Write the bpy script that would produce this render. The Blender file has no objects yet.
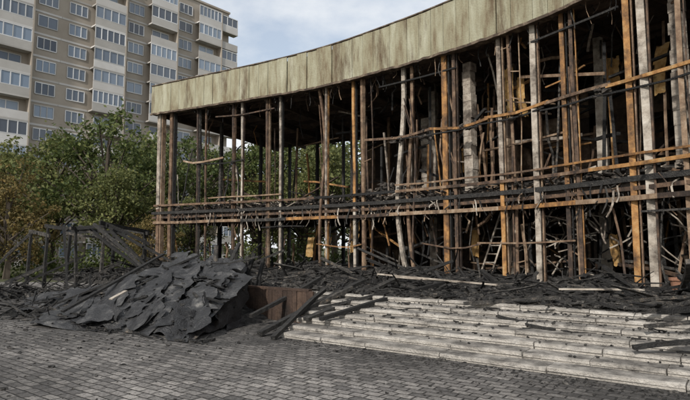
import bpy, math, random, bmesh
from mathutils import Vector, noise as mn
random.seed(11)
R=random.uniform
C=bpy.context.scene.collection

# ------------------------------------------------------------ helpers
class MB:
    def __init__(s): s.v=[]; s.f=[]; s.m=[]
    def poly(s,pts,m=0):
        b=len(s.v); s.v+= [tuple(p) for p in pts]; s.f.append(tuple(range(b,b+len(pts)))); s.m.append(m)
    def path(s,pts,w,h,m=0,ref=None,taper=None):
        pts=[Vector(p) for p in pts]; b=len(s.v); n=len(pts)
        ref0=Vector(ref) if ref is not None else None
        for i,p in enumerate(pts):
            t=(pts[min(i+1,n-1)]-pts[max(i-1,0)]).normalized()
            r=ref0 or (Vector((0,0,1)) if abs(t.z)<.9 else Vector((.6,.8,0)))
            a=t.cross(r)
            if a.length<1e-4: a=t.cross(Vector((1,0,.1)))
            a.normalize(); c=a.cross(t).normalized()
            k=1 if taper is None else 1+(taper-1)*i/(n-1)
            for sx,sy in ((-1,-1),(1,-1),(1,1),(-1,1)):
                s.v.append(tuple(p+a*(sx*w*k/2)+c*(sy*h*k/2)))
        for i in range(n-1):
            o=b+i*4
            for k in range(4):
                s.f.append((o+k,o+(k+1)%4,o+4+(k+1)%4,o+4+k)); s.m.append(m)
        s.f.append((b+3,b+2,b+1,b)); s.m.append(m)
        o=b+(n-1)*4; s.f.append((o,o+1,o+2,o+3)); s.m.append(m)
    def beam(s,p0,p1,w,h,m=0,bend=0,seg=1,ref=None,taper=None):
        p0=Vector(p0);p1=Vector(p1); pts=[]
        d1=Vector((R(-1,1),R(-1,1),R(-.5,.5)))*bend; d2=Vector((R(-1,1),R(-1,1),R(-.5,.5)))*bend*.5
        if seg>=5 and bend<.25:       # stiff member with one or two sharp kinks
            ts=[0,R(.25,.45),R(.55,.8),1] if R(0,1)<.6 else [0,R(.3,.7),1]
            for i,t in enumerate(ts):
                pts.append(p0.lerp(p1,t)+((d1 if i%2 else d2*-1.2) if 0<i<len(ts)-1 else Vector((0,0,0))))
        else:
            for i in range(seg+1):
                t=i/seg
                pts.append(p0.lerp(p1,t)+d1*math.sin(math.pi*t)+d2*math.sin(2*math.pi*t))
        s.path(pts,w,h,m,ref,taper)
    def box(s,c,ax,ay,az,m=0):
        c=Vector(c);ax=Vector(ax);ay=Vector(ay);az=Vector(az); b=len(s.v)
        for k in (-1,1):
            for i,j in ((-1,-1),(1,-1),(1,1),(-1,1)):
                s.v.append(tuple(c+ax*i+ay*j+az*k))
        for f in ((3,2,1,0),(4,5,6,7),(0,1,5,4),(1,2,6,5),(2,3,7,6),(3,0,4,7)):
            s.f.append(tuple(b+q for q in f)); s.m.append(m)
    def obj(s,name,mats,parent=None,smooth=False):
        me=bpy.data.meshes.new(name); me.from_pydata(s.v,[],s.f)
        for m in mats: me.materials.append(m)
        me.polygons.foreach_set('material_index',s.m)
        if smooth: me.polygons.foreach_set('use_smooth',[True]*len(s.f))
        me.update(); o=bpy.data.objects.new(name,me); C.objects.link(o)
        if parent: o.parent=parent
        return o
def empty(name):
    o=bpy.data.objects.new(name,None); C.objects.link(o); return o

def mat(name,cols,scale=3.0,rough=.85,bump=.3,bscale=None,isl=.0,stretch=(1,1,1),metal=0,soot=0,sootscale=.6,topsoot=0,detail=8,sootstretch=(1,1,1),spec=.3,sootcol=(.015,.013,.012),bdist=.05):
    m=bpy.data.materials.new(name); m.use_nodes=True; nt=m.node_tree; N=nt.nodes; L=nt.links
    b=N['Principled BSDF']; b.inputs['Roughness'].default_value=rough; b.inputs['Metallic'].default_value=metal
    b.inputs['Specular IOR Level'].default_value=spec
    tc=N.new('ShaderNodeTexCoord'); mp=N.new('ShaderNodeMapping'); mp.inputs['Scale'].default_value=stretch
    L.new(tc.outputs['Object'],mp.inputs[0])
    n=N.new('ShaderNodeTexNoise'); n.inputs['Scale'].default_value=scale; n.inputs['Detail'].default_value=detail; n.inputs['Roughness'].default_value=.65
    L.new(mp.outputs[0],n.inputs['Vector'])
    st=N.new('ShaderNodeMapRange'); st.inputs[1].default_value=.28; st.inputs[2].default_value=.72
    L.new(n.outputs[0],st.inputs[0]); fac=st.outputs[0]
    if isl:
        g=N.new('ShaderNodeNewGeometry'); mx=N.new('ShaderNodeMix'); mx.inputs[0].default_value=isl
        L.new(fac,mx.inputs[2]); L.new(g.outputs['Random Per Island'],mx.inputs[3]); fac=mx.outputs[0]
    r=N.new('ShaderNodeValToRGB'); e=r.color_ramp.elements
    e[0].position=cols[0][0]; e[0].color=(*cols[0][1],1); e[1].position=cols[-1][0]; e[1].color=(*cols[-1][1],1)
    for p,c in cols[1:-1]:
        q=e.new(p); q.color=(*c,1)
    L.new(fac,r.inputs[0]); col=r.outputs[0]
    def darken(col,facsock,c=sootcol):
        mx=N.new('ShaderNodeMix'); mx.data_type='RGBA'; L.new(facsock,mx.inputs[0]); L.new(col,mx.inputs[6]); mx.inputs[7].default_value=(*c,1); return mx.outputs[2]
    for kind,amt in (('s',soot),('t',topsoot)):
        if not amt: continue
        n2=N.new('ShaderNodeTexNoise'); n2.inputs['Scale'].default_value=sootscale; n2.inputs['Detail'].default_value=9; n2.inputs['Roughness'].default_value=.7
        m2=N.new('ShaderNodeMapping'); m2.inputs['Scale'].default_value=sootstretch; m2.inputs['Location'].default_value=(3.1,1.7,.4) if kind=='t' else (0,0,0)
        L.new(tc.outputs['Object'],m2.inputs[0]); L.new(m2.outputs[0],n2.inputs['Vector'])
        s2=N.new('ShaderNodeMapRange'); s2.inputs[1].default_value=.62-.3*amt; s2.inputs[2].default_value=.72-.1*amt; s2.inputs[4].default_value=.92
        L.new(n2.outputs[0],s2.inputs[0]); f2=s2.outputs[0]
        if kind=='t':
            g2=N.new('ShaderNodeNewGeometry'); sp=N.new('ShaderNodeSeparateXYZ'); L.new(g2.outputs['Normal'],sp.inputs[0])
            ml=N.new('ShaderNodeMath'); ml.operation='MULTIPLY'; ml.use_clamp=True; L.new(sp.outputs[2],ml.inputs[0]); L.new(f2,ml.inputs[1]); f2=ml.outputs[0]
        col=darken(col,f2)
    L.new(col,b.inputs['Base Color'])
    if bump:
        nb=N.new('ShaderNodeTexNoise'); nb.inputs['Scale'].default_value=bscale or scale*4; nb.inputs['Detail'].default_value=6
        L.new(tc.outputs['Object'],nb.inputs['Vector'])
        bp=N.new('ShaderNodeBump'); bp.inputs['Strength'].default_value=bump; bp.inputs['Distance'].default_value=bdist
        L.new(nb.outputs[0],bp.inputs['Height']); L.new(bp.outputs[0],b.inputs['Normal'])
    return m

M={}
M['char']=mat('charred_wood',[(0,(.006,.006,.006)),(.45,(.016,.0155,.015)),(.68,(.038,.036,.033)),(.8,(.085,.077,.068)),(.9,(.16,.13,.10)),(1,(.25,.18,.12))],8,.7,.9,35,isl=.5,spec=.35)
M['ash']=mat('ash_rubble',[(0,(.007,.007,.007)),(.4,(.023,.022,.021)),(.66,(.062,.058,.053)),(.85,(.14,.13,.118)),(1,(.26,.24,.215))],9,.95,1,26,isl=.35)
M['tar']=mat('tar_roofing',[(0,(.006,.006,.0065)),(.4,(.017,.017,.018)),(.62,(.036,.036,.037)),(.8,(.08,.078,.075)),(1,(.19,.18,.165))],3.2,.42,1.0,26,isl=.3,spec=.45,bdist=.035)
M['rust']=mat('burnt_steel',[(0,(.014,.012,.011)),(.3,(.045,.032,.025)),(.52,(.135,.085,.055)),(.74,(.25,.175,.115)),(1,(.42,.35,.27))],4,.8,.3,20,isl=.5,stretch=(1,1,.7),soot=.34,sootscale=1.2)
M['orange']=mat('primer_steel',[(0,(.03,.02,.014)),(.33,(.17,.088,.038)),(.6,(.36,.185,.065)),(.82,(.43,.275,.125)),(1,(.45,.38,.29))],4.0,.75,.3,20,isl=.25,stretch=(1,1,.6),soot=.5,sootscale=1.3,sootcol=(.03,.022,.017))
M['pale']=mat('scorched_plaster',[(0,(.05,.042,.036)),(.3,(.20,.165,.135)),(.6,(.38,.335,.28)),(1,(.54,.5,.44))],3.4,.9,.4,14,isl=.3,soot=.46,sootscale=1.2,sootcol=(.03,.024,.02))
M['yellow']=mat('insulation',[(0,(.08,.045,.018)),(.5,(.36,.21,.075)),(1,(.5,.38,.2))],3.5,.9,.8,9,isl=.2,soot=.35,sootscale=1.8)
M['wallin']=mat('burnt_wall',[(0,(.014,.012,.010)),(.42,(.034,.025,.02)),(.66,(.10,.07,.048)),(.84,(.22,.16,.115)),(1,(.38,.31,.23))],1.6,.9,.6,9,isl=.5)
M['ceil']=mat('burnt_ceiling',[(0,(.018,.014,.012)),(.5,(.065,.047,.036)),(1,(.19,.142,.105))],1.5,.9,.4,8,isl=.4)
M['slab']=mat('slab_concrete',[(0,(.016,.015,.014)),(.5,(.06,.052,.045)),(.8,(.145,.127,.108)),(1,(.27,.24,.205))],2.6,.9,.5,10,isl=.3)
M['fascia']=mat('weathered_cladding',[(0,(.08,.056,.033)),(.2,(.165,.13,.08)),(.42,(.245,.225,.150)),(.68,(.315,.305,.22)),(1,(.41,.40,.31))],2.6,.7,.35,14,isl=.24,stretch=(1,1,.22),soot=.36,sootscale=1.7,sootstretch=(1,1,.2),sootcol=(.075,.045,.024))
M['trim']=mat('fascia_trim',[(0,(.02,.016,.013)),(.5,(.085,.06,.042)),(1,(.26,.21,.15))],3,.7,.2,14)
M['step']=mat('step_stone',[(0,(.16,.15,.135)),(.35,(.31,.288,.258)),(.7,(.44,.412,.372)),(1,(.55,.525,.485))],3.4,.9,.8,26,isl=.26,soot=.2,topsoot=.95,sootscale=2.1,sootcol=(.05,.046,.042))
M['terr']=mat('terrace_stone',[(0,(.03,.03,.03)),(.6,(.1,.095,.085)),(1,(.2,.185,.16))],1.3,.95,.5,12)
M['rwall']=mat('rusty_retaining_wall',[(0,(.016,.012,.010)),(.5,(.052,.034,.026)),(1,(.14,.09,.062))],2,.85,.5,16,isl=.25,stretch=(1,1,.3),soot=.35,sootscale=1.2)
M['brick']=mat('tower_brick',[(0,(.29,.25,.205)),(1,(.39,.345,.29))],.25,.9,.1,3)
M['panel']=mat('balcony_panel',[(0,(.29,.275,.255)),(.4,(.43,.41,.38)),(.75,(.53,.51,.485)),(1,(.66,.65,.63))],.4,.8,0,isl=.7)
M['frame']=mat('window_frame',[(0,(.35,.35,.34)),(1,(.75,.75,.75))],1,.6,0,isl=.9)
M['bark']=mat('bark',[(0,(.03,.024,.018)),(1,(.11,.09,.07))],4,.95,.6,20,stretch=(1,1,.3))
M['leaf1']=mat('leaves_green',[(0,(.026,.042,.014)),(.5,(.078,.105,.032)),(.85,(.145,.165,.05)),(1,(.25,.21,.06))],.5,.7,0,isl=.6)
M['leaf2']=mat('leaves_olive',[(0,(.048,.06,.022)),(.5,(.118,.135,.046)),(.85,(.19,.19,.065)),(1,(.29,.23,.07))],.5,.7,0,isl=.6)
M['leaf3']=mat('leaves_autumn',[(0,(.06,.05,.02)),(.5,(.15,.12,.042)),(1,(.26,.17,.06))],.5,.7,0,isl=.6)
M['terra']=mat('terracotta',[(0,(.16,.08,.05)),(1,(.30,.155,.10))],5,.85,.2,soot=.2,sootscale=4)
M['ground']=mat('ground',[(0,(.035,.04,.02)),(1,(.08,.085,.04))],.4,.95,.4,6)
for k in ('leaf1','leaf2','leaf3'):
    nt=M[k].node_tree; N=nt.nodes; b=N['Principled BSDF']; col=b.inputs['Base Color'].links[0].from_socket
    tr=N.new('ShaderNodeBsdfTranslucent'); nt.links.new(col,tr.inputs[0]); ms=N.new('ShaderNodeMixShader'); ms.inputs[0].default_value=.35
    nt.links.new(b.outputs[0],ms.inputs[1]); nt.links.new(tr.outputs[0],ms.inputs[2]); nt.links.new(ms.outputs[0],N['Material Output'].inputs[0])
g=bpy.data.materials.new('window_glass'); g.use_nodes=True; nt=g.node_tree; b=nt.nodes['Principled BSDF']
ge=nt.nodes.new('ShaderNodeNewGeometry'); rr=nt.nodes.new('ShaderNodeValToRGB'); rr.color_ramp.elements[0].color=(.03,.04,.06,1); rr.color_ramp.elements[1].color=(.22,.28,.36,1)
nt.links.new(ge.outputs['Random Per Island'],rr.inputs[0]); nt.links.new(rr.outputs[0],b.inputs['Base Color']); b.inputs['Roughness'].default_value=.12; b.inputs['Specular IOR Level'].default_value=.8
M['glass']=g
# paving
pm=bpy.data.materials.new('paving_blocks'); pm.use_nodes=True; nt=pm.node_tree; N=nt.nodes; L=nt.links; b=N['Principled BSDF']; b.inputs['Roughness'].default_value=.75; b.inputs['Specular IOR Level'].default_value=.3
tc=N.new('ShaderNodeTexCoord'); mp=N.new('ShaderNodeMapping'); mp.inputs['Rotation'].default_value=(0,0,math.radians(36.9))
L.new(tc.outputs['Object'],mp.inputs[0])
wn=N.new('ShaderNodeTexNoise'); wn.inputs['Scale'].default_value=2.1; wn.inputs['Detail'].default_value=3; L.new(mp.outputs[0],wn.inputs['Vector'])
wm=N.new('ShaderNodeMix'); wm.data_type='VECTOR'; wm.inputs[0].default_value=.085; L.new(mp.outputs[0],wm.inputs[4]); L.new(wn.outputs['Color'],wm.inputs[5])
br=N.new('ShaderNodeTexBrick'); br.inputs['Scale'].default_value=1; br.inputs['Brick Width'].default_value=.27; br.inputs['Row Height'].default_value=.16
br.inputs['Mortar Size'].default_value=.017; br.inputs['Mortar Smooth'].default_value=.8; br.inputs['Bias'].default_value=0
br.inputs['Color1'].default_value=(.18,.17,.162,1); br.inputs['Color2'].default_value=(.45,.42,.39,1); br.inputs['Mortar'].default_value=(.055,.05,.045,1)
L.new(wm.outputs[1],br.inputs['Vector'])
n1=N.new('ShaderNodeTexNoise'); n1.inputs['Scale'].default_value=.45; n1.inputs['Detail'].default_value=9; n1.inputs['Roughness'].default_value=.68; L.new(tc.outputs['Object'],n1.inputs['Vector'])
r1=N.new('ShaderNodeMapRange'); r1.inputs[1].default_value=.35; r1.inputs[2].default_value=.65; r1.inputs[3].default_value=.5; r1.inputs[4].default_value=1.1; L.new(n1.outputs[0],r1.inputs[0])
n3=N.new('ShaderNodeTexNoise'); n3.inputs['Scale'].default_value=16; n3.inputs['Detail'].default_value=8; n3.inputs['Roughness'].default_value=.75; L.new(tc.outputs['Object'],n3.inputs['Vector'])
r3=N.new('ShaderNodeMapRange'); r3.inputs[1].default_value=.32; r3.inputs[2].default_value=.68; r3.inputs[3].default_value=.3; r3.inputs[4].default_value=1.4; L.new(n3.outputs[0],r3.inputs[0])
def mathn(op,a,bb,clamp=False):
    q=N.new('ShaderNodeMath'); q.operation=op; q.use_clamp=clamp
    for i,x in enumerate((a,bb)):
        if isinstance(x,(int,float)): q.inputs[i].default_value=x
        else: L.new(x,q.inputs[i])
    return q.outputs[0]
def distto(p,rad):
    vd=N.new('ShaderNodeVectorMath'); vd.operation='DISTANCE'; L.new(tc.outputs['Object'],vd.inputs[0]); vd.inputs[1].default_value=p
    m_=N.new('ShaderNodeMapRange'); m_.inputs[1].default_value=rad*.3; m_.inputs[2].default_value=rad; m_.inputs[3].default_value=1; m_.inputs[4].default_value=0; L.new(vd.outputs['Value'],m_.inputs[0]); return m_.outputs[0]
s=None
for p,rad in (((-6,16,0),6.3),((-2,14,0),4.2),((-11,20,0),8),((1.2,11.2,0),2.6),((4.5,8.8,0),3.0),((-7,8,0),4.0)):
    d=distto(p,rad); s=d if s is None else mathn('MAXIMUM',s,d)
n4=N.new('ShaderNodeTexNoise'); n4.inputs['Scale'].default_value=.9; n4.inputs['Detail'].default_value=13; n4.inputs['Roughness'].default_value=.84; L.new(tc.outputs['Object'],n4.inputs['Vector'])
sf=mathn('ADD',mathn('MULTIPLY',s,.85),mathn('MULTIPLY',mathn('SUBTRACT',n4.outputs[0],.5),3.6))
sf2=mathn('MULTIPLY',sf,1.0,True)
mul=N.new('ShaderNodeMix'); mul.data_type='RGBA'; mul.blend_type='MULTIPLY'; mul.inputs[0].default_value=1; L.new(br.outputs['Color'],mul.inputs[6]); L.new(mathn('MULTIPLY',r1.outputs[0],r3.outputs[0]),mul.inputs[7])
mx=N.new('ShaderNodeMix'); mx.data_type='RGBA'; L.new(mathn('MULTIPLY',sf2,.82),mx.inputs[0]); L.new(mul.outputs[2],mx.inputs[6]); mx.inputs[7].default_value=(.03,.0285,.027,1)
L.new(mx.outputs[2],b.inputs['Base Color'])
bp=N.new('ShaderNodeBump'); bp.inputs['Strength'].default_value=1; bp.inputs['Distance'].default_value=.035
L.new(mathn('SUBTRACT',mathn('MULTIPLY',n3.outputs[0],.9),br.outputs['Fac']),bp.inputs['Height']); L.new(bp.outputs[0],b.inputs['Normal'])

# ------------------------------------------------------------ ground
mb=MB(); mb.poly([(-600,-200,0),(600,-200,0),(600,900,0),(-600,900,0)]); mb.obj('ground',[M['ground']])
mb=MB(); mb.poly([(-40,-12,.004),(30,-12,.004),(30,34,.004),(-40,34,.004)]); mb.obj('plaza_paving',[pm])

# ------------------------------------------------------------ facade curve
K=[(-11.25,31.3),(-2.27,26.55),(2.41,22.9),(5.78,19.4),(7.76,16.4),(9.15,13.6),(10.1,11.0),(10.7,8.5)]
K=[Vector(k) for k in K]; KK=[K[0]*2-K[1]]+K+[K[-1]*2-K[-2]]
pts=[]
for i in range(len(K)-1):
    a,b_,c,d=KK[i:i+4]
    for j in range(12):
        t=j/12; pts.append(.5*((2*b_)+(c-a)*t+(2*a-5*b_+4*c-d)*t*t+(3*b_-a-3*c+d)*t**3))
pts.append(K[-1])
S=[0]
for i in range(1,len(pts)): S.append(S[-1]+(pts[i]-pts[i-1]).length)
SM=S[-1]
def fc(s,o=0,z=0):
    s0=max(0,min(SM-1e-4,s))
    lo,hi=0,len(S)-1
    while hi-lo>1:
        m_=(lo+hi)//2
        if S[m_]<=s0: lo=m_
        else: hi=m_
    t=(s0-S[lo])/(S[hi]-S[lo]); p=pts[lo].lerp(pts[hi],t)
    a=pts[max(lo-2,0)]; c=pts[min(hi+2,len(pts)-1)]
    T=(c-a).normalized(); nn=Vector((-T.y,T.x))
    p=p+T*(s-s0)+nn*o
    return Vector((p.x,p.y,z))
P=.84; F1=1.0; F2=4.25; ZC=10.0
B=empty('burned_pavilion')
def ftop(s): return 11.62+.38*min(1,s/20)
mb=MB(); s=0
while s<SM:
    W=random.choice([.62,.62,.62,.93]); e=min(s+W,SM); j=R(-.012,.012); g_=.011
    if R(0,1)<.07: j-=.05
    zt=ftop(s)+R(-.01,.01); zb=ZC+R(-.05,.02); tl=R(-.015,.015)
    n_=fc(s,1)-fc(s,0); rows=[]
    for zi,z in enumerate((zb,zb+(zt-zb)*.33,zb+(zt-zb)*.66,zt)):
        for fi,f in enumerate((0,.5,1)):
            dd=R(-.016,.016) if fi==1 else 0
            q_=fc(s+g_+(e-s-2*g_)*f,-.35+j+tl*(f-.5)+dd); rows.append((q_.x,q_.y,z))
    b=len(mb.v); mb.v+=rows
    bk_=[tuple(Vector(r_)+n_*.05) for r_ in (rows[0],rows[2],rows[11],rows[9])]
    mb.v+=bk_
    for r_ in range(3):
        for c_ in range(2): o=b+r_*3+c_; mb.f.append((o,o+1,o+4,o+3)); mb.m.append(0)
    k0=b+12
    mb.f+= [(b,b+3,b+6,b+9,k0+3,k0),(b+2,k0+1,k0+2,b+11,b+8,b+5),(b+9,b+10,b+11,k0+2,k0+3),(b+2,b+1,b,k0,k0+1)]; mb.m+=[0]*4
    s=e
mb.obj('fascia_panels',[M['fascia']],B)
mb=MB()
N_=70
def strip(mb,o_,z,w,h,m=0,s0=0,s1=None,jit=0,n=N_,oj=0):
    s1=SM if s1 is None else s1
    k=max(2,int(n*(s1-s0)/SM))
    mb.path([fc(s0+(s1-s0)*i/k,o_+R(-oj,oj),z+R(-jit,jit)) for i in range(k+1)],w,h,m,ref=(0,0,1))
mb.path([fc(SM*i/N_,-.31,ftop(SM*i/N_)+.04) for i in range(N_+1)],.16,.05,0,ref=(0,0,1))
strip(mb,-.37,ZC-.05,.07,.10,0,jit=.025,oj=.015,n=120); strip(mb,-.12,ZC-.03,.4,.05,0)
mb.obj('fascia_trim',[M['trim']],B)
mb=MB(); n=40
for i in range(n):
    s0=SM*i/n;s1=SM*(i+1)/n
    a,b_,c,d=fc(s0,-.22),fc(s1,-.22),fc(s1,12.5),fc(s0,12.5)
    z=lambda p,h:(p.x,p.y,h)
    mb.poly([z(a,ZC+.35),z(d,ZC+.35),z(c,ZC+.35),z(b_,ZC+.35)])
    mb.poly([z(a,ftop(s0)-.15),z(b_,ftop(s1)-.15),z(c,ftop(s1)-.15),z(d,ftop(s0)-.15)])
    mb.poly([z(d,ZC+.05),z(d,ftop(s0)-.15),z(c,ftop(s1)-.15),z(c,ZC+.05)])
for s0 in (0,SM):
    a=fc(s0,-.22);d=fc(s0,12.5); mb.poly([(a.x,a.y,ZC+.02),(d.x,d.y,ZC+.02),(d.x,d.y,ftop(s0)-.15),(a.x,a.y,ftop(s0)-.15)])
mb.obj('roof_deck',[M['ceil']],B)
mb=MB()
for i in range(18):
    s=0
    while s<SM:
        e=min(SM,s+R(3,6))
        if R(0,1)<.88: strip(mb,.5+i*.68,ZC+.26,.08,.18,0,s0=s,s1=e-.03,jit=.02)
        s=e
s=.3
while s<SM:
    for o0,o1 in ((.0,4),(4,8),(8,12.4)):
        mb.beam(fc(s,o0,ZC+.02),fc(s,o1,ZC+.02+R(-.12,0)),.16,.32,0)
    s+=2.55
mb.obj('ceiling_beams',[M['ceil']],B)
bmb=MB()
for zt,th,o0 in ((F2,.42,.15),(F1,.45,-.5)):
    for i in range(n):
        s0=SM*i/n;s1=SM*(i+1)/n; a,b_,c,d=fc(s0,o0),fc(s1,o0),fc(s1,12),fc(s0,12)
        zz=lambda p,h:(p.x,p.y,h)
        bmb.poly([zz(a,zt),zz(b_,zt),zz(c,zt),zz(d,zt)]); bmb.poly([zz(a,zt-th),zz(d,zt-th),zz(c,zt-th),zz(b_,zt-th)])
        bmb.poly([zz(a,zt-th),zz(b_,zt-th),zz(b_,zt),zz(a,zt)]); bmb.poly([zz(d,zt),zz(c,zt),zz(c,zt-th),zz(d,zt-th)])
    for s0 in (0,SM):
        a,d=fc(s0,o0),fc(s0,12); bmb.poly([(a.x,a.y,zt-th),(a.x,a.y,zt),(d.x,d.y,zt),(d.x,d.y,zt-th)])
mb=MB()
s=.4
while s<SM:
    mb.beam(fc(s,.2,F2-.54),fc(s,11.8,F2-.54),.14,.24); s+=1.3
mb.obj('floor_joists',[M['ceil']],B)
bmb.obj('floor_slabs',[M['slab']],B)
posts=[(.45,.28,'pale',.02),(1.4,.24,'rust',.02),(3.35,.14,'rust',.04),(3.95,.10,'rust',.10),(5.85,.13,'rust',.08),(6.45,.12,'pale',.05),(8.1,.14,'rust',.06),(8.95,.13,'pale',.04),
(11.35,.12,'rust',.32),(11.8,.11,'pale',.08),(13.45,.14,'orange',.03),(13.95,.13,'rust',.08),(16.3,.17,'pale',.42),(16.75,.13,'rust',.38),(18.4,.22,'orange',.01),(18.85,.13,'rust',.03),
(20.9,.15,'pale',.03),(21.3,.10,'rust',.12),(22.35,.19,'pale',.02),(23.5,.14,'orange',.015),(23.85,.11,'rust',.04),(25.75,.17,'orange',.015),(26.2,.21,'pale',.04),(27.3,.13,'rust',.05),(28.6,.15,'rust',.05),(30.5,.15,'rust',.05)]
bk={k:MB() for k in ('rust','orange','pale','char')}
for s,w,k,bd in posts:
    lean=R(-.05,.05)
    a=fc(s+lean,.05+R(-.05,.1),F1-.05); t=fc(s,-.02,ZC+.05)
    if k in('pale','orange') and R(0,1)<.7 and s!=18.4:
        m_=a.lerp(t,(F2-F1)/(ZC-F1)+R(-.03,.05)); k2=random.choice(['rust','rust','pale','orange'])
        bk[k].beam(m_,t,w,w*.8,0,bend=bd,seg=8); bk[k2].beam(a,m_-Vector((0,0,.004)),w*.95,w*.78,0,bend=bd*.4,seg=6)
    else: bk[k].beam(a,t,w,w*.8,0,bend=bd,seg=12)
    if bd<.25 and w>.1:
        da=w*.8+.02
        bk['char' if R(0,1)<.45 else 'orange' if R(0,1)<.25 else 'rust'].beam(fc(s+lean+da,.08,F1),fc(s+da,.03,ZC),w*.25,w*.9,0,bend=bd*.5,seg=8)
    if R(0,1)<.42:
        da=R(.25,.45); a2=fc(s+da,.1,F1); t2=fc(s+da*R(.6,1.3),.05,ZC-R(0,1)*(R(0,1)<.5)*4)
        bk[random.choice(['rust','rust','char'])].beam(a2,t2,w*.35,w*.4,0,bend=bd*.8+.05,seg=12)
        for q in range(random.randint(2,6)):
            f=R(.05,.95); bk['rust'].beam(a.lerp(t,f),a2.lerp(t2,f+R(-.02,.02)),.03,.04)
for i in range(20):
    s=R(1,SM); z0=random.choice([F1,F2,F2]); z1=z0+R(1,5) if z0>2 else z0+R(1,3)
    bk[random.choice(['rust','rust','char','char','pale'])].beam(fc(s,R(0,.6),z0),fc(s+R(-.7,.7),R(0,.8),min(z1,ZC)),R(.04,.08),R(.03,.06),0,bend=.15,seg=8)
for z,w,k,kink,pl,pr in ((7.05,.09,'rust',.25,.35,1),(6.85,.05,'char',.4,.25,.9),(4.86,.06,'rust',.06,.5,.95),(4.58,.10,'rust',.03,.85,1),(3.6,.13,'rust',.03,.9,.95),(3.2,.05,'pale',.15,.3,.5),(2.35,.05,'rust',.3,.25,.35),(9.35,.06,'char',.1,.3,.5)):
    s=0.2
    while s<SM-.5:
        e=min(s+R(2.0,4.5),SM); kk=k if R(0,1)<.6 else random.choice(['rust','orange','char','orange'])
        if R(0,1)>(pl if s<14 else pr): s=e+.05; continue
        m_=max(3,int((e-s)/.6)); kt=R(.3,.7); kz=R(-kink,kink*.3); ze=R(-kink,kink)*.25
        bk[kk].path([fc(s+(e-s)*i/m_,-.08,z+ze*i/m_+kz*(min(i/m_/kt,(1-i/m_)/(1-kt)))) for i in range(m_+1)],w,w*1.1,0)
        s=e-.15
strip(bk['char'],.0,F2-.10,.16,.16,jit=.012); strip(bk['rust'],.03,F2-.36,.12,.12,jit=.008)
for s in (2,6.5,11,15.5,19.3,22.6,26.2,29.5):
    for o_ in (3.6,7.8,11.5):
        w=.40 if o_<5 else .34
        k='pale' if (o_<5 and s>14) else 'char' if R(0,1)<.5 else 'rust'
        if s<14: w=.2; k=random.choice(['char','char','rust'])
        bk[k].beam(fc(s,o_,F1),fc(s,o_,F2-.43),w,w); bk[k].beam(fc(s,o_,F2),fc(s,o_,ZC+.2),w*.9,w*.9)
br_=MB()
for s,o_,w,z1 in ((18.95,.9,.42,9.7),(26.75,.8,.34,9.9),(14.3,5,.45,8.7)):
    z=F2
    while z<z1:
        h=R(.12,.5); c=fc(s+R(-.02,.02),o_+R(-.02,.02),z+h/2); T=(fc(s+.1,o_)-fc(s-.1,o_)).normalized(); nn=Vector((-T.y,T.x,0)); k=R(.82,1.08)
        br_.box(c,T*w*.5*k,nn*w*.5*R(.85,1.05),(0,0,h/2-.004)); z+=h
br_.obj('broken_pillars',[M['pale']],B)
def sheet(mb,c,ux,uz,nx,nz,amp,m=0,rag=.12):
    c=Vector(c);ux=Vector(ux);uz=Vector(uz);nn=ux.cross(uz).normalized(); b=len(mb.v); off=Vector((R(0,99),R(0,99),R(0,99)))
    for j in range(nz+1):
        for i in range(nx+1):
            u=-1+2*i/nx; v=-1+2*j/nz
            if i in(0,nx): u*=1+R(-rag,rag)
            if j in(0,nz): v*=1+R(-rag,rag)
            p=c+ux*u+uz*v
            p+=nn*amp*(mn.noise(p*.9+off)*1.6+mn.noise(p*2.7+off)*.6)
            mb.v.append(tuple(p))
    for j in range(nz):
        for i in range(nx):
            if (i in(0,nx-1) or j in(0,nz-1)) and R(0,1)<rag*1.3: continue
            o=b+j*(nx+1)+i; mb.f.append((o,o+1,o+nx+2,o+nx+1)); mb.m.append(m)
def tang(s): return (fc(s+.1,0)-fc(s-.1,0)).normalized()
ins=MB()
for s,o_,z,hw,hh_ in ((20.55,1.2,8.2,.2,.95),(20.95,1.3,8.0,.17,.8),(12.9,.8,2.7,.25,.75),(9.8,1.5,2.2,.22,.5),(23.3,3,8.6,.3,.5),(25.2,2.5,8,.2,.8),(16.2,5,6.5,.4,.6),(27.2,2.2,5.6,.3,.5),(18.4,2,2.4,.18,.6),(24.3,1.2,2.1,.14,.5),(11.2,1,2.2,.15,.5)):
    sheet(ins,fc(s,o_,z),tang(s)*hw,(R(-.08,.08),R(-.08,.08),hh_),6,12,.1,rag=.06)
ins.obj('hanging_insulation',[M['yellow']],B)
wl=MB()
def wall(s0,s1,o_,z0,z1,miss=.12):
    s=s0
    while s<s1:
        w=R(.5,1.2); z=z0
        while z<z1-.05:
            h=min(R(.8,1.6),z1-z)
            if R(0,1)>miss:
                oo=o_+R(-.06,.06); a=fc(s,oo,z);b_=fc(s+w-.01,oo,z)
                c_=(a+b_)/2+Vector((0,0,h/2)); T=(b_-a)/2; nn=Vector((-T.y,T.x,0)).normalized()*.07
                wl.box(c_,T,nn,(0,0,h/2-.006))
            z+=h
        s+=w
def rwall(s,o0,o1,z0,z1,miss):
    o_=o0
    while o_<o1:
        w=R(.5,1.2); z=z0
        while z<z1-.05:
            h=min(R(.8,1.6),z1-z)
            if R(0,1)>miss:
                a=fc(s,o_,z);b_=fc(s,o_+w-.01,z); T=(b_-a)/2; nn=Vector((-T.y,T.x,0)).normalized()*.07
                wl.box((a+b_)/2+Vector((0,0,h/2)),T,nn,(0,0,h/2-.006))
            z+=h
        o_+=w
wall(7.6,SM,12.0,F2,ZC+.2,.05); wall(7.2,SM,11.9,F1,F2-.44,.05)
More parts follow.
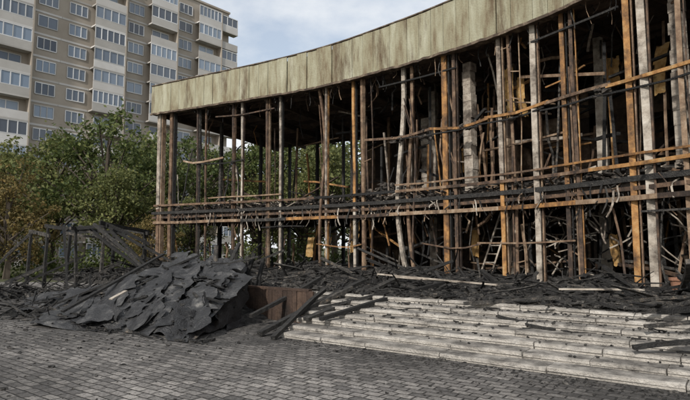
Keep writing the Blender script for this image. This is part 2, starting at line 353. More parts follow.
for i in range(26):
    s0=7.8+(SM+1-7.8)*i/26; s1=7.8+(SM+1-7.8)*(i+1)/26; a=fc(s0,12.3);b_=fc(s1,12.3); wl.poly([(a.x,a.y,0),(b_.x,b_.y,0),(b_.x,b_.y,ZC+.3),(a.x,a.y,ZC+.3)])
wall(18.6,24,6.2,F2,ZC+.1,.4); wall(25.2,SM,5.2,F2,ZC+.1,.15); wall(14,21,7,F1,F2-.44,.3); wall(24,SM,6,F1,F2-.44,.2)
rwall(19.6,2.5,12,F2,ZC+.1,.25); rwall(27.6,1.2,12,F2,ZC+.1,.1); rwall(27.8,1.2,12,F1,F2-.44,.1); rwall(14.6,7,12,F2,ZC,.15); rwall(22.5,4,12,F1,F2-.44,.2)
rwall(32.8,.5,12,F1,ZC,.0)
wl.obj('interior_walls',[M['wallin']],B)
for i in range(640):
    s=R(0.5,SM) if i%4==0 else R(13,SM); up=R(0,1)<.6
    z0,z1=(F2,ZC) if up else (F1,F2-.43)
    k=random.choice(['rust','rust','char','char','char','pale','rust','char','orange'])
    o_=R(.6,7); t=R(0,1)
    if t<.35:
        bk[k].beam(fc(s,o_,z0),fc(s+R(-.3,.3),o_+R(-.3,.3),z0+(z1-z0)*R(.4,1)),R(.04,.12),R(.04,.1),0,bend=.08,seg=5)
    elif t<.68:
        bk[k].beam(fc(s,o_,z1),fc(s+R(-.6,.6),o_+R(-.4,.4),z1-R(.4,2.2)),R(.03,.09),R(.02,.06),0,bend=.22,seg=7)
    else:
        z=R(z0+.3,z1-.2); bk[k].beam(fc(s,o_,z),fc(s+R(1,3.5),o_+R(-1,1),z+R(-1.3,1.3)),R(.05,.13),R(.04,.12),0,bend=.12,seg=6)
for i in range(110):
    s=R(20.3,24.6) if i<65 else R(24.5,29); z=R(F1+.5,F2-.5); a=R(-1.4,1.4); l=R(.4,1.3)
    bk['pale' if i%3 else 'char'].beam(fc(s,R(.5,2),z),fc(s+l*math.cos(a)*.8,R(.5,2),min(F2-.5,max(F1,z+l*math.sin(a)))),.045,.035,0,bend=.06,seg=4)
cl=MB()
def lump(mb,c,r,m=0,n=5,flat=.6):
    c=Vector(c); off=Vector((R(0,99),R(0,99),0)); b=len(mb.v); nu,nv=7,4; sx=R(.6,1.4)
    mb.v.append(tuple(c+Vector((0,0,-r*flat))))
    for j in range(1,nv):
        th=math.pi*j/nv
        for i in range(nu):
            ph=2*math.pi*i/nu; d=Vector((math.sin(th)*math.cos(ph)*sx,math.sin(th)*math.sin(ph),-math.cos(th)*flat))
            mb.v.append(tuple(c+d*r*(1+.9*mn.noise(d*2+off)+R(-.3,.3))))
    mb.v.append(tuple(c+Vector((0,0,r*flat))))
    for i in range(nu): mb.f.append((b,b+1+(i+1)%nu,b+1+i)); mb.m.append(m)
    for j in range(nv-2):
        for i in range(nu):
            q=b+1+j*nu; mb.f.append((q+i,q+(i+1)%nu,q+nu+(i+1)%nu,q+nu+i)); mb.m.append(m)
    t=len(mb.v)-1; q=b+1+(nv-2)*nu
    for i in range(nu): mb.f.append((q+i,q+(i+1)%nu,t)); mb.m.append(m)
for s,z in ((17.2,6.95),(17.5,6.8),(16.0,6.9),(21.6,7.0),(24.9,7.0),(19.5,6.95)):
    for q in range(9): lump(cl,fc(s+R(-.3,.3),R(-.15,.1),z+R(-.2,.1)),R(.04,.12))
for i in range(120):
    lump(cl,fc(14.6+random.gauss(0,.9),1.3+R(-.8,1.4),F2+R(0,.8)),R(.1,.26))
def uh(s): return .55*max(0,mn.noise(Vector((s*.55,4,0)))+.15)
for i in range(1500):
    s=R(1,SM); lump(cl,fc(s,R(.1,2.5),F2+R(0,.12+uh(s))),R(.04,.17))
cl.obj('snagged_rubble',[M['slab']],B)
for i in range(950):
    s=R(.5,SM); a=R(0,6.3); l=R(.2,1.2); p=fc(s,R(.1,3),F2+R(.03,.25+uh(s)*1.3)); d=Vector((math.cos(a),math.sin(a),R(-.4,.6)))*l
    bk[random.choice(['char','char','char','char','rust','pale'])].beam(p-d*.5,p+d*.5,R(.03,.11),R(.02,.05),0,bend=.04,seg=3)
for i in range(330):
    s=R(1,SM); p=fc(s,R(-.1,.3),F2-R(0,.4)); bk[random.choice(['char','char','char','rust','pale'])].beam(p,p+Vector((R(-.3,.3),R(-.3,.1),-R(.15,.9))),R(.02,.06),R(.01,.04),0,bend=.1,seg=4)
for i in range(150):
    s=R(3,SM); p=fc(s,R(-.2,.5),ZC); bk[random.choice(['char','rust'])].beam(p,p+Vector((R(-.2,.2),R(-.2,.2),-R(.1,.9))),R(.015,.04),R(.01,.03),0,bend=.1,seg=4)
for k in bk:
    if bk[k].v: bk[k].obj({'rust':'burnt_steel_frame','orange':'primer_steel_frame','pale':'scorched_columns','char':'charred_studs'}[k],[M[k]],B)

ld=MB(); a=fc(19.5,.9,F1+.1); b_=fc(20.1,1.6,F2-.5); T=tang(19.8)*.24
ld.beam(a-T,b_-T,.06,.09); ld.beam(a+T,b_+T,.06,.09)
for i in range(8):
    c_=a.lerp(b_,(i+.5)/8); ld.beam(c_-T,c_+T,.05,.04)
ld.obj('ladder',[M['pale']])

# ------------------------------------------------------------ terrace & steps
D=Vector((-.8,.6,0)); NN=Vector((.6,.8,0))
def st(u,d,z=0):
    p=NN*d-D*u; return Vector((p.x,p.y,z))
def udof(p): return -(p[0]*-.8+p[1]*.6), p[0]*.6+p[1]*.8
mb=MB()
ter=[(-7.6,20.6),(-1.30,15.85),(-.86,16.47),(13.2,5.95),(34,10),(24,52),(-8,52),(-15,33)]
mb.poly([(x,y,P) for x,y in ter])
for i in range(len(ter)):
    a=ter[i];b_=ter[(i+1)%len(ter)]; mb.poly([(a[0],a[1],0),(b_[0],b_[1],0),(b_[0],b_[1],P),(a[0],a[1],P)])
mb.obj('terrace',[M['terr']])
mb=MB(); ns=7; rise=P/ns; run=(12.62-9.74)/(ns-1)
for i in range(ns):
    d0=9.74+run*i; f=i/(ns-1)
    le=Vector((-1.52+.6*f,13.35+3.1*f)); u=udof(le)[0]
    d1=d0+run+.05 if i<ns-1 else d0+.6
    while u<18:
        w=random.choice([1.2,1.5,1.8,2.1])*R(.97,1.03); jz=R(-.02,.008); jd=R(-.04,.02); rot=R(-.02,.02)
        z1=rise*(i+1)+jz+(.006 if i==ns-1 else 0)
        q0,q1=u+R(.004,.014),u+w-R(.004,.022); segs=max(3,int(w/.12)); b=len(mb.v)
        for k in range(segs+1):
            qq=q0+(q1-q0)*k/segs; ch=R(0,.014)+(R(.02,.06) if R(0,1)<.12 else 0); dd=d0+jd+rot*(qq-(q0+q1)/2)
            for a_,b2 in ((dd+R(0,.006),z1-.07),(dd+ch*.3,z1-.016-ch*.7),(dd+.018+ch,z1),(d1,z1),(d1,z1-.07)): mb.v.append(tuple(st(qq,a_,b2)))
        for sg in range(segs):
            o=b+sg*5
            for k in range(5): mb.f.append((o+k,o+(k+1)%5,o+5+(k+1)%5,o+5+k)); mb.m.append(0)
        mb.f.append((b+4,b+3,b+2,b+1,b)); mb.m.append(0); o=b+segs*5; mb.f.append((o,o+1,o+2,o+3,o+4)); mb.m.append(0)
        rh=(rise-.06)/2
        mb.box(st((q0+q1)/2,(d0+jd+.03+d1)/2,z1-.075-rh),-D*((q1-q0)/2),NN*((d1-d0-jd-.03)/2),(0,0,rh))
        u+=w
mb.obj('stone_steps',[M['step']])
mb=MB(); a=Vector((-1.0,15.62,0)); u0,_=udof(a)
u=-14.5
while u<u0-.05:
    w=R(.16,.24); mb.box(st(u+w/2,11.86+R(-.012,.012),.47),-D*(w/2-.006),NN*.03,(0,0,.47+R(-.02,.02))); u+=w
mb.box(st((u0-14.5)/2,11.9,.95),-D*((u0+14.5)/2),NN*.08,(0,0,.035))
mb.obj('retaining_wall',[M['rwall']])

# ------------------------------------------------------------ rubble
def hh(s,o):
    return .30*math.exp(-((o+.5)/1.6)**2)*(0.8+1.7*mn.noise(Vector((s*.5,o*.4,3))))+.10*(1+1.3*mn.noise(Vector((s*1.1,o*1.1,7))))
mb=MB(); ns_,no_=240,100
for j in range(no_+1):
    for i in range(ns_+1):
        s=-1+(SM+1)*i/ns_; o_=-8+14*j/no_; p=fc(s,o_); u,d=udof(p)
        h=hh(s,o_)+.09*mn.noise(Vector((s*3,o_*3,1)))+.07*mn.noise(Vector((s*8,o_*8,1)))
        if o_>-.5: h=max(h+.1,.18+h*.6)
        z=P+max(-.05,h-.1) if d>12.95 else P-.3
        mb.v.append((p.x+R(-.03,.03),p.y+R(-.03,.03),z))
for j in range(no_):
    for i in range(ns_):
        o=j*(ns_+1)+i
        if mb.v[o][2]<P-.2 and mb.v[o+ns_+2][2]<P-.2: continue
        mb.f.append((o,o+1,o+ns_+2,o+ns_+1)); mb.m.append(0)
mb.obj('ash_heap',[M['ash']])
uleft=udof((-1.3,14.2))[0]
def surf(x,y):
    u,d=udof((x,y))
    if d>12.62: return P
    if d<9.74 or u<uleft: return 0
    return rise*(int((d-9.74)/run)+1)
mb=MB()
def plank(x,y,z,l=None,tilt=.25,w=None,t=None,m=0,ang=None,M_=None):
    l=l or random.choice([R(.12,.5),R(.12,.5),R(.3,.9),R(.6,1.9)]); a=R(0,6.283) if ang is None else ang; w=w or R(.02,.11); t=t or R(.012,.06)
    tl=R(-tilt,tilt); d=Vector((math.cos(a),math.sin(a),0))*math.cos(tl)+Vector((0,0,math.sin(tl)))
    p=Vector((x,y,z+abs(math.sin(tl))*l*.45+t*.5)); rf=Vector((R(-.5,.5),R(-.5,.5),1))
    (M_ or mb).beam(p-d*l/2,p+d*l/2,w,t,m,bend=.05 if l>.8 else .015,seg=4 if l>.8 else 2,taper=R(.3,1),ref=rf)
def plate(M_,x,y,z,r,tilt=.5):
    k=random.randint(4,7); n_=Vector((R(-tilt,tilt),R(-tilt,tilt),1)).normalized(); ax=n_.cross(Vector((R(-1,1),R(-1,1),0.1))).normalized(); ay=n_.cross(ax)
    A=[]
    for i in range(k):
        a=6.283*(i+R(-.25,.25))/k; A.append(Vector((x,y,z))+ax*math.cos(a)*r*R(.5,1.1)+ay*math.sin(a)*r*R(.3,.9))
    b=len(M_.v); M_.v+=[tuple(p) for p in A]+[tuple(p+n_*.025) for p in A]
    M_.f.append(tuple(b+k+i for i in range(k))); M_.m.append(0)
    for i in range(k): M_.f.append((b+i,b+(i+1)%k,b+k+(i+1)%k,b+k+i)); M_.m.append(0)
ch2=MB(); n=0
while n<3900:
    s=R(-1,SM); o_=-8+R(0,1)**.55*9.2; p=fc(s,o_); u,d=udof(p)
    if d<12.75: continue
    z=P+max(0,hh(s,o_)-.1)+(.08 if o_>-.5 else 0)
    if n%5==0: plate(ch2,p.x,p.y,z+R(0,.08),R(.05,.22))
    else: plank(p.x,p.y,z-.03+R(0,.05),tilt=.22 if R(0,1)<.84 else .75)
    n+=1
for i in range(60):
    s=R(0,SM); o_=R(-3.0,.4); p=fc(s,o_); z=P+max(0,hh(s,o_)-.1); plank(p.x,p.y,z,l=R(1.4,3.0),tilt=.4,w=R(.09,.18),t=R(.06,.12))
for i in range(260):
    u=R(-10,9); d=12.75+abs(random.gauss(0,.5)); p=st(u,d); plank(p.x,p.y,P+R(0,.05),tilt=.15,l=R(.1,.8))
for i in range(150):
    u=R(-9.1,9); d=12.7-abs(random.gauss(0,1.0)); p=st(u,d)
    if d<9.8 or u<uleft: continue
    plank(p.x,p.y,surf(p.x,p.y)+.005,l=R(.05,.3) if R(0,1)<.88 else R(.4,1.0),tilt=.08,w=R(.02,.07),t=R(.01,.03),ang=math.radians(-36.9)+random.gauss(0,.6))
mb.obj('charred_planks',[M['char']])
mb=ch2
for i in range(3200):
    s=R(0,SM); o_=R(-7.5,1.5); p=fc(s,o_); u,d=udof(p)
    if d<12.7: continue
    lump(mb,(p.x,p.y,P+max(0,hh(s,o_)-.1)+R(0,.05)),R(.02,.09) if R(0,1)<.85 else R(.1,.2))
for i in range(850):
    u=R(-9.1,9.5); d=12.7-abs(random.gauss(0,1.1)); p=st(u,d)
    if d<9.8 or u<uleft: continue
    lump(mb,(p.x,p.y,surf(p.x,p.y)+.01),R(.008,.035))
for i in range(2800):
    t=R(0,1)
    if t<.4: u=R(-9,9); p=st(u,9.7-abs(random.gauss(0,.35)))
    elif t<.8: p=Vector((-6+random.gauss(0,3.2),14.2+random.gauss(0,1.8),0))
    else: p=Vector((R(-9,5),R(5,13),0))
    if udof(p)[1]>9.7 and p.x>-1.4: continue
    lump(mb,(p.x,p.y,.008),R(.006,.025) if R(0,1)<.92 else R(.03,.06))
mb.obj('rubble_chunks',[M['ash']])

mb=MB()
for a,b_,w,t in (((-2.1,13.4,.08),(.6,17.0,1.15),.16,.1),((-1.7,12.9,.06),(-.6,15.9,.95),.12,.09),((-1.0,14.0,.35),(2.2,18.2,1.35),.2,.08),((-1.9,14.3,.1),(.2,16.0,1.0),.14,.1),
    ((-.6,13.5,.42),(3.2,16.6,1.15),.15,.09),((6.2,10.6,.95),(9.0,11.0,1.2),.14,.1),((5.0,9.5,.46),(6.5,9.2,.66),.13,.07),((-2.6,15.0,.3),(-.8,17.5,1.2),.12,.1),((2.9,13.3,.82),(5.0,12.7,1.02),.14,.08),((-1.3,14.8,.4),(1.2,15.3,.95),.1,.07),((5.6,10.2,.72),(7.0,9.9,.9),.12,.06),((3.4,12.2,.66),(4.3,11.2,.5),.1,.05)):
    mb.beam(a,b_,w,t,0,bend=.05,seg=4)
mb.obj('fallen_timber',[M['char']])
mb=MB(); mb.beam((1.1,18.0,1.3),(4.3,15.3,1.13),.13,.04); mb.beam((1.6,17.2,1.25),(3.4,16.4,1.15),.07,.05); mb.beam((-6.3,14.6,.8),(-6.1,15.1,.98),.12,.03); mb.beam((5.6,14.2,1.1),(7.4,13.4,1.15),.12,.04);mb.obj('scorched_board',[M['pale']])

PL=empty('collapsed_roofing')
mb=MB()
SH=[]
def quadsheet(c,nx,ny,amp,rag=.12,fold=2.0,keep=True,fine=1.0):
    c=[Vector(q) for q in c]; off=Vector((R(0,50),R(0,50),R(0,50))); b=len(mb.v); aa=R(0,3.1); cd_=math.cos(aa);sd_=math.sin(aa)
    if keep: SH.append(c)
    for j in range(ny+1):
        for i in range(nx+1):
            u0=i/nx;v0=j/ny
            nn=lambda t,k: rag*(mn.noise(Vector((t*2.6,k,0))+off)+.35*mn.noise(Vector((t*8,k+.5,0))+off))
            u=u0+nn(v0,1)*(1-u0)+nn(v0,7)*u0; v=v0+nn(u0,3)*(1-v0)+nn(u0,5)*v0
            p=c[0].lerp(c[1],u).lerp(c[3].lerp(c[2],u),v)
            r_=(p.x*cd_+p.y*sd_); t_=(-p.x*sd_+p.y*cd_)
            q=amp*((1-abs(mn.noise(Vector((r_*.8,t_*.22,0))+off))*2.4)*fold*.5+abs(mn.noise(Vector((t_*1.1,r_*.35,4))+off))*1.2-.8)+fine*(.025*mn.noise(p*4+off)+.018*mn.noise(p*10+off))
            p=p+Vector((0,0,q)); p.z=max(p.z,.012+R(0,.012)); mb.v.append(tuple(p))
    for j in range(ny):
        for i in range(nx):
            o=b+j*(nx+1)+i; mb.f.append((o,o+1,o+nx+2,o+nx+1)); mb.m.append(0)
quadsheet([(-6.0,14.3,.05),(-3.55,12.6,.05),(-2.75,16.0,1.25),(-5.3,17.8,1.8)],50,60,.15)
quadsheet([(-8.9,16.3,.03),(-5.9,14.3,.05),(-5.1,17.7,1.65),(-9.0,18.6,.65)],56,48,.16)
quadsheet([(-7.3,15.2,.04),(-4.9,13.5,.04),(-4.3,15.6,1.15),(-6.9,16.9,1.05)],44,40,.12)
quadsheet([(-3.55,12.65,.02),(-3.0,15.7,.02),(-2.85,16.1,1.25),(-4.6,14.1,.72)],34,24,.08)
quadsheet([(-11,18,.03),(-8,16.2,.03),(-7.6,18.5,.8),(-11,20.3,.5)],40,36,.2)
quadsheet([(-6.2,16.7,1.3),(-3.8,15.7,1.15),(-3.1,17.5,1.65),(-5.7,18.9,1.9)],40,30,.18)
quadsheet([(-8.9,15.1,.02),(-6.6,14.2,.02),(-6.3,15.5,.4),(-8.8,16.5,.3)],36,24,.1)
base_sheets=[c for c in SH]
for q in range(95):      # broken, overlapping pieces of the felted deck, edges lifting
    c=random.choices(base_sheets,weights=[5,5,4,2,2,3,1])[0]; u=R(.02,.9); v=R(.02,.9)
    P0=c[0].lerp(c[1],u).lerp(c[3].lerp(c[2],u),v); ex=(c[1]-c[0]).normalized(); ey=(c[3]-c[0]).normalized()
    a=R(-.45,.45)+random.choice([0,0,.8]); e1=(ex*math.cos(a)+ey*math.sin(a)); e2=(ey*math.cos(a)-ex*math.sin(a)); w=R(.3,1.3); h=R(.2,.9); lift=Vector((0,0,R(.05,.14)))
    quadsheet([P0-e1*w/2-e2*h/2+lift*R(.2,1.4),P0+e1*w/2*R(.6,1.1)-e2*h/2*R(.5,1.2)+lift*R(.2,1.4),P0+e1*w/2+e2*h/2*R(.6,1.2)+lift*R(.5,2.6),P0-e1*w/2*R(.5,1)+e2*h/2+lift*R(.5,2.4)],9,7,.05,rag=.22,keep=False,fine=1.3)
mb.obj('roofing_sheets',[M['tar']],PL)
mb=MB()
for q in range(34):   # battens still fixed to the deck
    c=random.choices(base_sheets,weights=[5,5,4,2,2,3,1])[0]; u=R(.05,.8); v=R(.05,.95); l=R(.3,1.0)
    A=c[0].lerp(c[1],u).lerp(c[3].lerp(c[2],u),v); Bv=c[0].lerp(c[1],min(1,u+l*.3)).lerp(c[3].lerp(c[2],min(1,u+l*.3)),min(1,v+R(-.1,.25)))
    mb.beam(A+Vector((0,0,.12)),Bv+Vector((0,0,R(.1,.2))),R(.03,.09),R(.02,.05),0,bend=.03,seg=3)
for q in range(260):
    c=random.choices(base_sheets,weights=[5,5,4,2,2,3,1])[0]; u=R(.05,.95); v=R(.05,.98)
    A=c[0].lerp(c[1],u).lerp(c[3].lerp(c[2],u),v); lump(mb,(A.x,A.y,A.z+.1),R(.015,.06))
mb.obj('deck_battens',[M['char']],PL)
mb=MB()
def ph(x,y):
    return 1.45*math.exp(-((x+5.2)/2.4)**2-((y-18.4)/2.3)**2)+.35*math.exp(-((x+9.5)/2.5)**2-((y-20)/2.5)**2)
nx=80
for j in range(nx+1):
    for i in range(nx+1):
        x=-14+12.5*i/nx;y=13.5+13*j/nx
        mb.v.append((x,y,max(-.05,ph(x,y)*(1+.35*mn.noise(Vector((x,y,0))*1.2))+.12*mn.noise(Vector((x,y,5))*3)-.12)))
for j in range(nx):
    for i in range(nx): o=j*(nx+1)+i; mb.f.append((o,o+1,o+nx+2,o+nx+1)); mb.m.append(0)
mb.obj('ash_mound',[M['ash']],PL)
mb=MB()
for i in range(640):
    x=random.gauss(-6.5,2.8);y=random.gauss(18.9,1.8)
    if x>-2.4 or y<15.5: continue
    plank(x,y,max(0,ph(x,y)-.15),tilt=.4,l=R(.25,1.8))
for i in range(70):
    x=R(-9.5,-3.2);y=12.9+(-3.5-x)*.62+R(-.5,.3)
    plank(x,y,.01,tilt=.1,l=R(.1,.7))
for a,b_ in (((-3.9,17.2,1.2),(-3.5,17.8,2.3)),((-3.4,17.4,1.0),(-3.8,18.0,2.1)),((-4.4,17.5,1.5),(-2.7,17.0,1.9)),((-7.9,15.2,.4),(-6.1,18.1,1.95)),((-9.9,17.1,.1),(-6.9,18.6,1.4)),((-4.8,18,1.6),(-2.6,17.9,1.3)),((-3.3,17.2,.9),(-2.9,17.3,2.0)),((-8,17,.5),(-4.6,17.2,1.95)),((-3.6,17.4,.9),(-3.6,17.6,2.0)),((-3.1,17.6,.9),(-3.2,17.6,1.9)),((-4.2,17.7,1.2),(-4.3,18.0,2.25)),((-2.8,17.5,.9),(-2.7,17.8,1.8))):
    mb.beam(a,b_,.14,.06,0,bend=.03,seg=4)
mb.obj('broken_planks',[M['char']],PL)

PG=empty('collapsed_pergola'); mb=MB()
base=[(-15.6,26.5),(-14.2,25.6),(-12.6,25.5),(-11.3,25.0),(-15.2,29.5),(-12.4,28.8),(-10.3,27.5),(-9.6,25.6)]
hts=[3.0,3.2,3.1,3.3,3.0,3.3,3.1,2.6]
tops=[]
for (x,y),h in zip(base,hts):
    t=(x+R(-.15,.15),y+R(-.1,.1),h); tops.append(t); mb.beam((x,y,0),t,.15,.15,0,bend=.03,seg=4,taper=R(.6,.9))
for a,b_,dz in ((0,1,.5),(1,2,.1),(2,3,.15),(4,5,.3),(5,6,.2),(2,5,.4),(3,6,.1),(3,7,.2)):
    A=Vector(tops[a]);Bv=Vector(tops[b_]); mb.beam(A+(A-Bv)*.12,Bv+(Bv-A)*.1-Vector((0,0,dz)),.10,.16,0,bend=.05,seg=5)
for a,b_ in (((-12.6,25.5,3.2),(-9.2,24.6,1.6)),((-12.2,25.6,3.1),(-8.2,23.2,.9)),((-11.5,26,3.2),(-7.6,24,1.5)),((-13.8,26.5,2.9),(-10.4,25.1,2.5)),((-16.4,26.2,.5),(-13.6,25.5,1.6)),((-16.5,25.2,.1),(-14.2,25.7,1.3)),((-15.5,24.6,.1),(-12.5,26,1.8)),((-12.9,24,.1),(-10.4,25.2,1.5)),((-14.5,27,3.15),(-11.4,27.2,2.9)),((-11.6,24.8,3.25),(-8.3,22.6,1.2)),((-12.0,26.5,3.4),(-9.0,24,2.2)),((-10.8,24.8,2.9),(-7.9,23.6,.6)),((-13.2,25.2,3.2),(-12.0,23.4,.2)),((-15.0,25.9,3.0),(-16.9,24.4,.1))):
    mb.beam(a,b_,.12,.12,0,bend=.07,seg=6,taper=R(.5,1))
for i in range(260):
    x=R(-17.5,-8);y=random.gauss(24.3,1.3)
    if y<21.3: continue
    plank(x,y,.0+R(0,.3),tilt=.5,l=R(.2,1.9))
mb.obj('charred_frame',[M['char']],PG)
mb=MB()
for i in range(500): lump(mb,(R(-17,-8),random.gauss(24,1.3),R(0,.15)),R(.06,.3))
mb.obj('ash_clods',[M['ash']],PG)

mb=MB(); ring=20; pc=Vector((8.35,13.6,P+.22))
prof=[(.13,0),(.17,.30),(.2,.30),(.2,.37),(.175,.37),(.15,.28),(.0,.27)]
for r_,z in prof:
    for i in range(ring): a=6.2832*i/ring; mb.v.append((pc.x+r_*math.cos(a),pc.y+r_*math.sin(a),pc.z+z))
for j in range(len(prof)-1):
    for i in range(ring): mb.f.append((j*ring+i,j*ring+(i+1)%ring,(j+1)*ring+(i+1)%ring,(j+1)*ring+i)); mb.m.append(0)
mb.obj('flower_pot',[M['terra']])

# ------------------------------------------------------------ apartment tower block
AP=empty('apartment_building')
O=Vector((-18.9,84.5,0)); Dx=Vector((-.646,-.763,0)); Nf=Vector((.763,-.646,0))
FH=2.8; NF=14; bays=['b','l','w','l','w','l','w','w','l','w','l','w','l','w','w','l','w','l','w','l','w']
bw={'b':2.2,'w':3.6,'l':4.2}
wallb=MB(); pan=MB(); fr=MB(); gl=MB()
def pt(a,o_,z): p=O+Dx*a+Nf*o_; return Vector((p.x,p.y,z))
def abox(mb,a0,a1,o0,o1,z0,z1): mb.box(pt((a0+a1)/2,(o0+o1)/2,(z0+z1)/2),Dx*((a1-a0)/2),Nf*((o1-o0)/2),(0,0,(z1-z0)/2))
def window(a0,a1,o_,z0,z1,n):
    abox(gl,a0,a1,o_-.02,o_+.01,z0,z1)
    for i in range(n+1):
        a=a0+(a1-a0)*i/n; abox(fr,a-.05,a+.05,o_+.012,o_+.07,z0,z1)
    abox(fr,a0,a1,o_+.012,o_+.068,z0-.06,z0+.05); abox(fr,a0,a1,o_+.012,o_+.068,z1-.05,z1+.06)
a=0
Ltot=sum(bw[k] for k in bays)
abox(wallb,0,Ltot,-13,0,0,NF*FH+.8)
abox(wallb,-.15,Ltot,-13.2,.15,NF*FH+.8,NF*FH+1.1)
for k in bays:
    w=bw[k]
    for f in range(NF):
        z=f*FH
        if k=='w':
            abox(pan,a+.02,a+w-.02,.003,.04,z-.12,z+.12)
            window(a+.5,a+w-.9,.02,z+.95,z+2.35,random.choice([2,3,3]))
        elif k=='b':
            abox(pan,a-1.0,a+w-.1,.003,1.1,z-.1,z+.08); abox(pan,a-1.0,a+w-.1,1.0,1.08,z+.08,z+1.05); abox(pan,a-1.0,a-.92,.0,1.0,z+.08,z+1.05)
            if f%3: window(a-.95,a+w-.15,1.0,z+1.1,z+2.5,3)
        else:
            abox(pan,a+.05,a+w-.05,.003,1.2,z-.1,z+.08)
            abox(pan,a+.05,a+w-.05,1.12,1.2,z+.08,z+1.05)
            abox(wallb,a-.1,a+.04,.0,1.25,z-.1,z+FH-.1)
            if R(0,1)<.66: window(a+.1,a+w-.1,1.14,z+1.08,z+2.62,random.choice([4,5,6]))
            else: window(a+.8,a+w-.8,.02,z+.9,z+2.3,2)
    a+=w
wallb.obj('walls',[M['brick']],AP); pan.obj('balconies',[M['panel']],AP); fr.obj('window_frames',[M['frame']],AP); gl.obj('windows',[M['glass']],AP)

# ------------------------------------------------------------ trees
def make_tree(name,H,cr,leafm,seed,nclump=85,per=95,ls=.17,bare=.28):
    rnd=random.Random(seed); U=rnd.uniform
    mb=MB(); tr=H*.02+.06
    top=Vector((U(-.4,.4),U(-.4,.4),H*.82))
    tp=[Vector((0,0,-.2))]+[Vector((top.x*t+U(-.12,.12),top.y*t+U(-.12,.12),top.z*t)) for t in (.2,.4,.6,.8)]+[top]
    mb.path(tp,tr*2,tr*2,0,taper=.2)
    cent=[]
    for i in range(nclump):
        while True:
            v=Vector((U(-1,1),U(-1,1),U(-1,1)))
            if v.length<1 and v.length>.35: break
        v*= 1+.6*mn.noise(v*1.8+Vector((seed,0,0)))
        zc=H*(bare+1)/2; hz=H*(1-bare)/2
        wz=1-.35*max(0,v.z)
        cent.append(Vector((v.x*cr*wz,v.y*cr*wz,zc+v.z*hz)))
    for c in cent[::2]:
        t=max(.2,min(.9,(c.z-H*.15)/H)); s_=Vector((top.x*t,top.y*t,top.z*t*.85)); m_=s_.lerp(c,.5)+Vector((U(-.3,.3),U(-.3,.3),U(0,.4)))
        mb.path([s_,m_,c,c+(c-m_)*.25],tr*.45,tr*.45,0,taper=.15)
    for c in cent:
        r=U(.5,1.25)*cr/4.2
        for k in range(per):
            d=Vector((rnd.gauss(0,.55),rnd.gauss(0,.55),rnd.gauss(0,.36)))*r; p=c+d
            x=Vector((U(-1,1),U(-1,1),U(-1,1))).normalized(); y=x.cross(Vector((U(-1,1),U(-1,1),U(-1,1)))).normalized(); s_=ls*U(.6,1.3)
            mb.poly([p-x*s_,p-y*s_*.55,p+x*s_,p+y*s_*.55],1)
    return mb.obj(name,[M['bark'],M[leafm]])
T=[make_tree('maple_tree',13.2,5.0,'leaf1',3),make_tree('linden_tree',11,4.4,'leaf2',7),make_tree('rowan_tree',7.5,3.4,'leaf3',9,60,90,.13,.12)]
def place(i,x,y,sc=1,rz=0,first=[0,0,0]):
    o=T[i] if not first[i] else bpy.data.objects.new(T[i].name.split('.')[0],T[i].data)
    if first[i]: C.objects.link(o)
    first[i]=1; o.location=(x,y,0); o.scale=(sc,sc,sc*R(.95,1.05)); o.rotation_euler=(0,0,rz)
for i,x,y,sc in ((0,-20.0,45,1.08),(0,-14,50,.98),(1,-27,49,1.15),(1,-33,52,1.0),(2,-23.2,37,.95),(2,-27,39,1.0),(1,-17.5,41,.72),(0,-9,54,1.05),(1,-4,56,1.2),(0,2,60,1.15),(0,-40,60,1.1),(1,-13,46,.6),(1,-7.5,50,.8),(2,-13.5,38,.6),(1,-22,60,1.3),(1,-1,50,1.0),(0,-5,62,1.3)):
    place(i,x,y,sc,R(0,6))
def leafmass(name,pts_,mat_,ls):
    mb=MB()
    for c,r,n_ in pts_:
        for k in range(n_):
            p=Vector(c)+Vector((random.gauss(0,.5)*r,random.gauss(0,.5)*r,random.gauss(0,.42)*r)); p.z=max(.05,p.z)
            x=Vector((R(-1,1),R(-1,1),R(-1,1))).normalized(); y=x.cross(Vector((R(-1,1),R(-1,1),R(-1,1)))).normalized(); s_=ls*R(.6,1.3)
            mb.poly([p-x*s_,p-y*s_*.6,p+x*s_,p+y*s_*.6])
    mb.obj(name,[mat_])
leafmass('hedge',[((-34+i*.8+R(-.3,.3),37+R(-.5,.5)+.12*i,R(.6,1.5)),R(1,1.6),160) for i in range(48)],M['leaf1'],.14)
leafmass('distant_trees',[((R(-120,90),R(95,125),R(1,13)),R(4,7),170) for i in range(150)],M['leaf2'],.6)

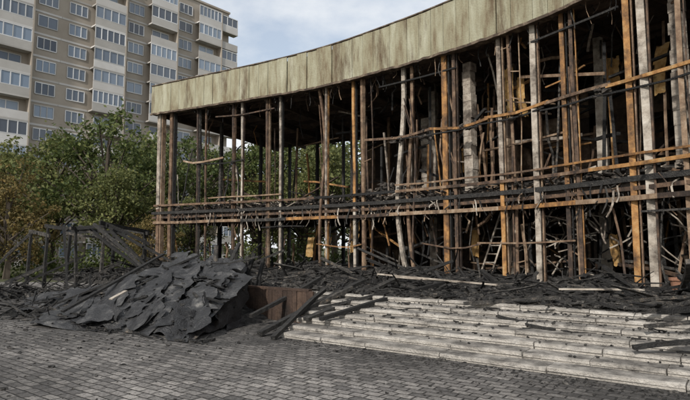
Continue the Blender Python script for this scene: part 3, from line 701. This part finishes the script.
# ------------------------------------------------------------ world, sun, camera
el=math.radians(36)
tosun=Vector((-.46,-.89,0)).normalized()
w=bpy.data.worlds.new('World'); bpy.context.scene.world=w; w.use_nodes=True; nt=w.node_tree; N=nt.nodes; L=nt.links
sk=N.new('ShaderNodeTexSky'); sk.sky_type='NISHITA'; sk.sun_disc=False; sk.sun_elevation=el; sk.sun_rotation=math.atan2(tosun.x,tosun.y); sk.dust_density=2; sk.air_density=1.2
bg=N['Background']; bg.inputs[1].default_value=.15
tc=N.new('ShaderNodeTexCoord'); mp=N.new('ShaderNodeMapping'); mp.inputs['Scale'].default_value=(1,1,2.0); mp.inputs['Location'].default_value=(.55,.2,.3); L.new(tc.outputs['Generated'],mp.inputs[0])
nz=N.new('ShaderNodeTexNoise'); nz.inputs['Scale'].default_value=3.2; nz.inputs['Detail'].default_value=8; nz.inputs['Roughness'].default_value=.55; L.new(mp.outputs[0],nz.inputs['Vector'])
mr=N.new('ShaderNodeMapRange'); mr.inputs[1].default_value=.36; mr.inputs[2].default_value=.6; mr.inputs[3].default_value=.35; mr.inputs[4].default_value=.97; L.new(nz.outputs[0],mr.inputs[0])
mx=N.new('ShaderNodeMix'); mx.data_type='RGBA'; L.new(mr.outputs[0],mx.inputs[0]); L.new(sk.outputs[0],mx.inputs[6]); mx.inputs[7].default_value=(6.2,6.35,6.5,1)
L.new(mx.outputs[2],bg.inputs[0])
ld=bpy.data.lights.new('sun','SUN'); ld.energy=3.7; ld.angle=math.radians(3); ld.color=(1,.95,.88)
lo=bpy.data.objects.new('sun',ld); C.objects.link(lo)
v=Vector((tosun.x*math.cos(el),tosun.y*math.cos(el),math.sin(el))); lo.rotation_euler=v.to_track_quat('Z','Y').to_euler(); lo.location=(0,-20,40)
cd=bpy.data.cameras.new('camera'); cd.lens=28; cd.sensor_width=36; cd.clip_end=2000
co=bpy.data.objects.new('camera',cd); C.objects.link(co); co.location=(0,0,2.2); co.rotation_euler=(math.radians(95),0,0); bpy.context.scene.camera=co
sc=bpy.context.scene; sc.view_settings.view_transform='Standard'; sc.view_settings.look='None'; sc.view_settings.exposure=0
